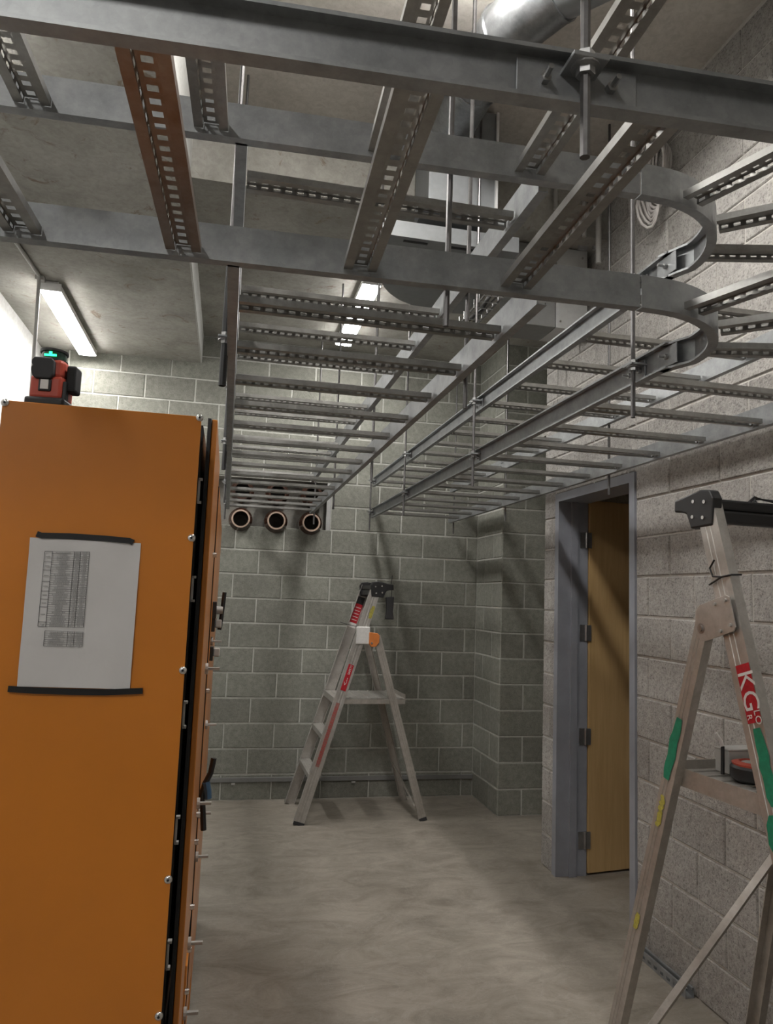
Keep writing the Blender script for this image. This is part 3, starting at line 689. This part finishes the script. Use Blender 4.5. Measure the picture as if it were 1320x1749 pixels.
# ------------------------------------------------------------------ platform ladders
def ladder(name, label, loc, rz, group, P):
    """climbing direction is local +y; side frames at -x and +x"""
    t = thing(name, label, 'ladder', loc, rz, group)
    H, zp, zv = P['H'], P['zp'], P['zv']
    wb_, wt_, wr_ = P['wb'], P['wt'], P['wr']
    yf = lambda z: P['yf']+P['sf']*z
    xf_ = lambda z: wb_/2+(wt_-wb_)/2*z/H
    yr = lambda z: P['yr']-P['sr']*z
    xr_ = lambda z: wr_/2+(wt_-wr_)/2*z/H
    out = {}
    RW, RF, TH = P.get('rw', 0.078), 0.034, 0.003
    def channel(p0, p1, w, fl, s, mat, nm):
        p0, p1 = Vector(p0), Vector(p1); d = (p1-p0); Ln = d.length; d.normalize()
        xx = Vector((s, 0, 0)); xx = (xx-d*xx.dot(d)).normalized(); yy = d.cross(xx)*s
        T = T_axes(p0, xx*s, yy, d) if s > 0 else T_axes(p0, Vector(-xx), yy, d)
        a = w/2
        # C section: web on the outer side (s), flanges turned inwards; with two shallow ribs
        pr = [(0, -a), (0, -a*0.45), (-0.0016, -a*0.40), (-0.0016, -a*0.1), (0, -a*0.05), (0, a*0.05), (-0.0016, a*0.1), (-0.0016, a*0.40), (0, a*0.45), (0, a), (-fl, a), (-fl, a-TH), (-TH-0.001, a-TH), (-TH-0.001, -a+TH), (-fl, -a+TH), (-fl, -a)]
        pr = [(x*s, y) for x, y in pr]
        o = MB().prism(pr, 0, Ln, T_axes(p0, xx*s, yy if yy.y > 0 else -yy, d)).build(nm, mat, t)
        return o, T_axes(p0, xx*s, yy if yy.y > 0 else -yy, d), Ln
    rails = []
    for s in (-1, 1):
        o, T, Ln = channel((s*xf_(0), yf(0), 0), (s*xf_(H-0.02), yf(H-0.02), H-0.02), RW, RF, s, 'alu', 'front_rail'); rails.append((o, T, Ln, s))
        MB().box((0, 0, 0.012), (0.007, RW+0.003, 0.024), T @ Tr(s*0.002, 0, 0)).build('foot', 'black_soft', t)
    legs = []
    for s in (-1, 1):
        o, T, Ln = channel((s*xr_(0), yr(0), 0), (s*xr_(zv), yr(zv), zv+0.02), P.get('lw', 0.056), 0.03, s, 'alu_worn', 'rear_leg'); legs.append((o, T, Ln, s))
        MB().box((0, 0, 0.012), (0.007, 0.058, 0.024), T @ Tr(s*0.002, 0, 0)).build('foot', 'black_soft', t)
    # treads
    for z in P['steps']:
        w = 2*xf_(z)-0.008; st_ = MB().box((0, yf(z)+0.0, z), (w, 0.085, 0.004)).box((0, yf(z)-0.042, z-0.018), (w, 0.003, 0.036)).box((0, yf(z)+0.042, z-0.012), (w, 0.003, 0.024))
        so = st_.build('tread', 'alu', t)
        for k in range(4): MB().box((0, yf(z)-0.03+k*0.02, z+0.003), (w*0.96, 0.006, 0.003)).build('grip_rib', 'alu', so)
        for s in (-1, 1):  # triangular brace under the tread
            MB().prism([(-0.042, 0), (0.042, 0), (0.0, -0.11)], -0.0015, 0.0015, T_axes((s*(xf_(z)-0.012), yf(z), z), (0, 1, 0), (0, 0, 1), (1, 0, 0))).build('tread_brace', 'alu', t)
    # platform
    y0, y1 = yf(zp)-0.045, P['py1']; w = 2*xf_(zp)-0.004
    po = MB().box((0, (y0+y1)/2, zp), (w-0.05, y1-y0, 0.004)).build('platform', 'alu', t)
    for k in range(7): MB().box((0, y0+(k+0.7)*(y1-y0)/7.3, zp+0.004), (w*0.86, 0.012, 0.005)).build('grip_rib', 'alu', po)
    for s in (-1, 1): MB().box((s*(w/2-0.012), (y0+y1)/2, zp-0.010-0.028+P.get('pe', 0.056)/2), (0.004, y1-y0, P.get('pe', 0.056))).build('platform_edge', 'alu_worn', po)
    MB().box((0, y1, zp+0.006), (w-0.02, 0.004, 0.05)).build('toe_board', 'alu_worn', po)
    MB().box((0, y0, zp-0.014), (w-0.02, 0.004, 0.045)).build('nosing', 'alu', po)
    # pivot plates
    for s in (-1, 1):
        yc, zc = (yf(zv)+yr(zv))/2, zv; x = s*(max(xf_(zv), xr_(zv))+0.0055)
        k = P.get('ps', 1.0)
        pg = [(0.078*k, 0.012*k), (0.062*k, 0.030*k), (-0.050*k, 0.062*k), (-0.066*k, 0.056*k), (-0.088*k, -0.030*k), (-0.080*k, -0.044*k), (0.035*k, -0.080*k), (0.058*k, -0.080*k), (0.076*k, -0.062*k), (0.084*k, -0.038*k)]
        pp = MB().prism(pg, -0.002, 0.002, T_axes((x, yc, zc), (0, 1, 0), (0, 0, 1), (1, 0, 0))).build('pivot_plate', 'alu', t, bevel=0.001)
        for (yy, zz, r) in ((-0.050, 0.047, 0.0055), (-0.006, 0.034, 0.0055), (-0.070, -0.026, 0.0055), (-0.030, -0.046, 0.0055), (0.055, -0.042, 0.0095)):
            b = MB().cyl((x+s*0.002, yc+yy*k, zc+zz*k), (x+s*0.008, yc+yy*k, zc+zz*k), r, 10)
            if r > 0.009: b.cyl((x+s*0.002, yc+yy*k, zc+zz*k), (x+s*0.0035, yc+yy*k, zc+zz*k), 0.016, 16)
            b.build('bolt', 'grey_plastic' if r < 0.009 else 'zinc', pp, True)
    # moulded top caps and top bar
    yt = yf(H)
    for s in (-1, 1):
        x = s*(xf_(H)+0.004)
        pg = [(-0.052, -0.085), (-0.060, 0.0), (-0.045, 0.028), (0.0, 0.034), (0.08, 0.018), (0.122, 0.012), (0.125, -0.028), (0.09, -0.032), (0.065, -0.040), (0.05, -0.075), (0.045, -0.09)]
        cp = MB().prism(pg, -0.019, 0.019, T_axes((x-s*0.014, yt, H-0.02), (0, 1, 0), (0, 0, 1), (1, 0, 0))).build('top_cap', 'black', t, bevel=0.006)
        for yy, zz in ((-0.022, -0.008), (0.028, -0.002), (-0.015, -0.058), (0.032, -0.052)):
            MB().cyl((x+s*0.005, yt+yy, H-0.02+zz), (x+s*0.009, yt+yy, H-0.02+zz), 0.0062, 10).build('rivet', 'steel', cp, True)
    wt2 = 2*xf_(H)-0.03
    MB().box((0, yt-0.01, H-0.035), (wt2, 0.07, 0.034)).box((0, yt-0.03, H-0.075), (wt2, 0.034, 0.042)).build('top_bar', 'black', t, bevel=0.008)
    # brace tubes
    for a, e, r in P.get('braces', []):
        MB().tube([a, e], r, 4).build('brace', 'alu_worn', t)
    out.update(t=t, rails=rails, legs=legs, xf=xf_, yf=yf, yr=yr, xr=xr_)
    return out
far = ladder('platform_ladder', 'whole aluminium platform ladder standing sideways before the back wall', (1.075, 5.795, 0), -PI/2+0.03, 'aluminium platform ladders',
             dict(H=1.755, pe=0.034, ps=0.8, zp=0.885, zv=1.335, wb=0.575, wt=0.42, wr=0.575, yf=-0.475, sf=0.308, yr=0.462, sr=0.295, py1=0.305, steps=(0.345, 0.625), braces=[((-0.27, 0.36, 0.30), (0.27, 0.40, 0.10), 0.009)]))
near = ladder('platform_ladder', 'close aluminium platform ladder with green paint marks, cut by the right edge', (1.693, 2.03, 0), 0.087, 'aluminium platform ladders',
              dict(H=2.015, zp=1.125, zv=1.63, wb=0.56, wt=0.42, wr=0.64, yf=-0.578, sf=0.320, yr=0.47, sr=0.267, py1=0.20, steps=(0.30, 0.58, 0.85), braces=[((-0.285, 0.44, 0.06), (0.275, 0.25, 0.86), 0.016)]))
# marks on the far ladder: stickers face the viewer (the +x side after turning)
def on_rail(item, z0, z1, y0, y1, nm, mat, off=0.0012, parent=None, wob=0.0):
    o, T, Ln, s = item
    n = 8; b = MB()
    for k in range(n+1):
        z = z0+(z1-z0)*k/n; e = wob*(y1-y0)*random.uniform(-1, 1)
        taper = 1-0.35*abs(2*k/n-1)**3 if wob else 1
        m = (y0+y1)/2
        b.v += [(s*off, m+(y0-m)*taper+e, z), (s*off, m+(y1-m)*taper+e, z)]
    b.f = [(2*k, 2*k+1, 2*k+3, 2*k+2) for k in range(n)]
    b.v = [tuple(T @ Vector(p)) for p in b.v]
    return b.build(nm, mat, near['t'] if parent is None else parent)
FR = far['rails'][1]; ft = far['t']
on_rail(FR, 0.99, 1.19, -0.020, 0.022, 'sticker', 'red_sticker', parent=ft)
on_rail(FR, 0.42, 0.895, -0.018, 0.010, 'sticker', plain('thin red print', (0.30, 0.13, 0.11), 0.5, vary=0.3, nscale=120), parent=ft)
def letter(txt, size, mat, item, z, y, up, parent, off=0.0018):
    o, T, Ln, s = item
    me = text_mesh(txt, size, mat)
    # text reads along the rail; up=+1 reads upwards, -1 downwards
    if s > 0: X = (0, 0, up); Y = (0, -up, 0); Z = (1, 0, 0)
    else: X = (0, 0, up); Y = (0, up, 0); Z = (-1, 0, 0)
    R = T @ T_axes((s*off, y, z), X, Y, Z)
    ob = bpy.data.objects.new('lettering', me); COL.objects.link(ob); ob.parent = parent; ob.matrix_local = R
    return ob
letter('CARRINGTON ELECTRIC', 0.038, 'red_ink', FR, 0.655, -0.004, 1, ft)
letter('<--', 0.05, 'white_ink', FR, 1.06, 0.001, 1, ft)
letter('SAFETY', 0.022, 'white_ink', FR, 1.15, 0.004, 1, ft)
# red warning label on the front flange of the near-side rail
o, T, Ln, s = far['rails'][0]
for z0, z1, mt in ((1.66, 1.72, 'black'), (1.50, 1.66, 'red_sticker'), (1.46, 1.50, 'white_ink')):
    MB().box((0.0056, 0, (z0+z1)/2), (0.001, 0.062, z1-z0), T).build('sticker', mt, ft)
for k in range(5): MB().box((0.0064, 0, 1.525+0.026*k), (0.0008, 0.045, 0.005), T).build('sticker_print', 'white_ink', ft)
on_rail(FR, 1.56, 1.66, 0.008, 0.037, 'paint_mark', 'yellow', parent=ft, wob=0.1)
# white tape wrap and orange knuckle round the pivot
yw = far['yf'](1.335)
MB().box((far['xf'](1.335)+0.002, yw+0.02, 1.355), (0.030, 0.105, 0.13), Tr(0, 0, 0)).build('tape_wrap', 'wrap', ft, bevel=0.006)
kn = MB().prism([(-0.035, 0.055), (0.03, 0.05), (0.048, 0.03), (0.045, -0.02), (0.02, -0.052), (-0.015, -0.055), (-0.035, -0.03)], -0.012, 0.012, T_axes((far['xf'](1.335)+0.012, yw+0.10, 1.325), (0, 1, 0), (0, 0, 1), (1, 0, 0))).build('knuckle', 'orange_cap', ft, bevel=0.004)
MB().cyl((far['xf'](1.335)+0.022, yw+0.085, 1.30), (far['xf'](1.335)+0.032, yw+0.085, 1.30), 0.008, 10).build('bolt', 'steel', kn, True)
MB().tube([(far['xf'](1.4), yw-0.16, 1.45), (far['xf'](1.4)+0.005, yw-0.08, 1.43), (far['xf'](1.4), yw+0.0, 1.415)], 0.0025, 6).build('zip_tie', 'black', ft)
gl = thing('tool_pouch', 'black cloth pouch hanging from the cap of the far ladder', 'pouch', (1.075, 5.795, 0), -PI/2+0.03)
gx, gy, gz = far['xf'](1.7)-0.03, far['yf'](1.755)+0.105, 1.60
MB().prism([(-0.035, 0.05), (0.03, 0.055), (0.028, 0.0), (0.024, -0.06), (0.035, -0.12), (-0.035, -0.12), (-0.026, -0.05), (-0.03, 0.0)], -0.02, 0.02, T_axes((gx, gy, gz), (0, 1, 0), (0, 0, 1), (1, 0, 0))).build('pouch', 'black_soft', gl, bevel=0.008)
MB().tube([(gx, gy+0.01, gz+0.05), (gx, gy+0.012, gz+0.10), (gx, gy+0.005, gz+0.155), (gx, gy+0.012, gz+0.22)], 0.003, 6).build('cord', 'black', gl)
# marks on the near ladder, left frame (s = -1)
NR, NL, ntt = near['rails'][0], near['legs'][0], near['t']
on_rail(NR, 1.40, 1.565, -0.037, 0.016, 'sticker', 'red_sticker')
letter('KG', 0.085, 'white_ink', NR, 1.488, -0.012, -1, ntt)
letter('LO', 0.032, 'white_ink', NR, 1.413, -0.026, -1, ntt)
letter('R', 0.026, 'white_ink', NR, 1.417, 0.004, -1, ntt)
on_rail(NR, 1.18, 1.385, -0.034, 0.006, 'paint_mark', 'green', 0.0016, wob=0.12)
on_rail(NR, 0.97, 1.16, -0.036, 0.03, 'paint_mark', 'green', 0.0016, wob=0.12)
on_rail(NL, 1.14, 1.345, -0.012, 0.026, 'paint_mark', 'green', 0.0014, wob=0.12)
for z in (0.98, 1.03, 0.62): on_rail(NL, z, z+0.055, -0.010, 0.012, 'paint_mark', 'yellow', 0.0014, wob=0.2)
zt = 1.745
MB().tube([(-near['xf'](zt)-0.004, near['yf'](zt)+0.02, zt+0.055), (-near['xf'](zt)-0.006, near['yf'](zt)+0.038, zt+0.03), (-near['xf'](zt)-0.006, near['yf'](zt)+0.025, zt+0.004), (-near['xf'](zt)-0.005, near['yf'](zt)-0.01, zt+0.002), (-near['xf'](zt)+0.0, near['yf'](zt)-0.045, zt+0.008), (-near['xf'](zt)+0.035, near['yf'](zt)-0.048, zt+0.010)], 0.003, 6).build('zip_tie', 'black', ntt)
MB().tube([(-near['xf'](zt)-0.005, near['yf'](zt)-0.01, zt+0.002), (-near['xf'](zt)-0.007, near['yf'](zt)+0.04, zt-0.022)], 0.003, 6).build('zip_tie', 'black', ntt)
# things on the near ladder
def nl(x, y, z):
    c, s = math.cos(0.087), math.sin(0.087); return (1.693+c*x-s*y, 2.03+s*x+c*y, z)
tp = thing('tape_measure', 'red and black round tape measure on the platform of the close ladder', 'tape measure', nl(-0.085, 0.0, 1.134), 0.3); tp.scale = (1.25, 1.25, 1.3)
MB().lathe([(0.048, 0), (0.056, 0.006), (0.056, 0.030), (0.050, 0.036)], 24).build('body', 'black', tp, True)
MB().lathe([(0.050, 0.034), (0.052, 0.040), (0.036, 0.044), (0.034, 0.036)], 24, cap=False).build('rim', 'red', tp, True)
MB().cyl((0, 0, 0.030), (0, 0, 0.041), 0.030, 20).build('hub', 'grey_plastic', tp, True)
MB().box((0.03, -0.045, 0.016), (0.03, 0.03, 0.024)).build('case_side', 'red', tp, bevel=0.003)
gb = thing('grey_tin', 'small plain grey box on the close ladder platform behind the tape measure', 'box', nl(-0.04, 0.115, 1.134), 0.087)
MB().box((0, 0, 0.035), (0.13, 0.06, 0.07)).build('box', 'grey_plastic', gb, bevel=0.003)
MB().box((0, 0, 0.073), (0.134, 0.064, 0.006)).build('lid', 'grey_plastic', gb, bevel=0.002)
pn = thing('marker_pen', 'black marker with a white tip leaning on the close ladder platform', 'marker', nl(-0.125, 0.09, 1.134))
MB().tube([(0, 0, 0), (0.006, 0.006, 0.085)], 0.006, 10).build('barrel', 'black', pn, True)
MB().tube([(0.006, 0.006, 0.08), (0.002, 0.008, 0.10), (-0.012, 0.012, 0.125)], [0.0055, 0.006, 0.004], 8).build('tip', 'white_ink', pn, True)
ct = thing('cable_ties', 'loose bundle of black cable ties on the close ladder top bar', 'cable ties', nl(0.02, 0.055, 2.015-0.017))
for i in range(4): MB().tube([(-0.06+0.01*i, -0.01, 0.002), (-0.03, 0.0, 0.022-0.003*i), (0.0, 0.006, 0.016), (0.05, -0.004, 0.006+0.002*i), (0.14, -0.006, 0.004)], 0.003, 6).build('tie', 'black', ct)

# ------------------------------------------------------------------ strut on the floor by the right wall
sl = thing('strut_channel', 'short slotted steel strut channel lying on the floor against the right wall', 'strut', (XR-0.032, 2.985, 0.0), PI/2)
SL = 0.45; n = 9; p_ = SL/n; b = MB(); h_ = 0.041
b.add([(0, -0.0205, 0.001), (SL, -0.0205, 0.001), (SL, 0.0205, 0.001), (0, 0.0205, 0.001)], [(0, 1, 2, 3)])
for s in (-1, 1):
    for i in range(n):
        x0, x1 = i*p_, (i+1)*p_; a0, a1 = x0+p_*0.25, x1-p_*0.25; z0, z1 = 0.012, 0.026
        b.add([(x0, s*0.0205, 0.001), (x1, s*0.0205, 0.001), (x1, s*0.0205, h_), (x0, s*0.0205, h_), (a0, s*0.0205, z0), (a1, s*0.0205, z0), (a1, s*0.0205, z1), (a0, s*0.0205, z1)], [(0, 1, 5, 4), (1, 2, 6, 5), (2, 3, 7, 6), (3, 0, 4, 7)] if s > 0 else [(0, 1, 2, 3)])
    b.add([(0, s*0.0205, h_), (SL, s*0.0205, h_), (SL, s*0.011, h_), (0, s*0.011, h_)], [(0, 1, 2, 3)])
    b.add([(0, s*0.011, h_), (SL, s*0.011, h_), (SL, s*0.011, h_-0.007), (0, s*0.011, h_-0.007)], [(0, 1, 2, 3)])
so = b.build('channel', 'galv', sl, fix=False)
md = so.modifiers.new('thickness', 'SOLIDIFY'); md.thickness = 0.0022; md.offset = 0
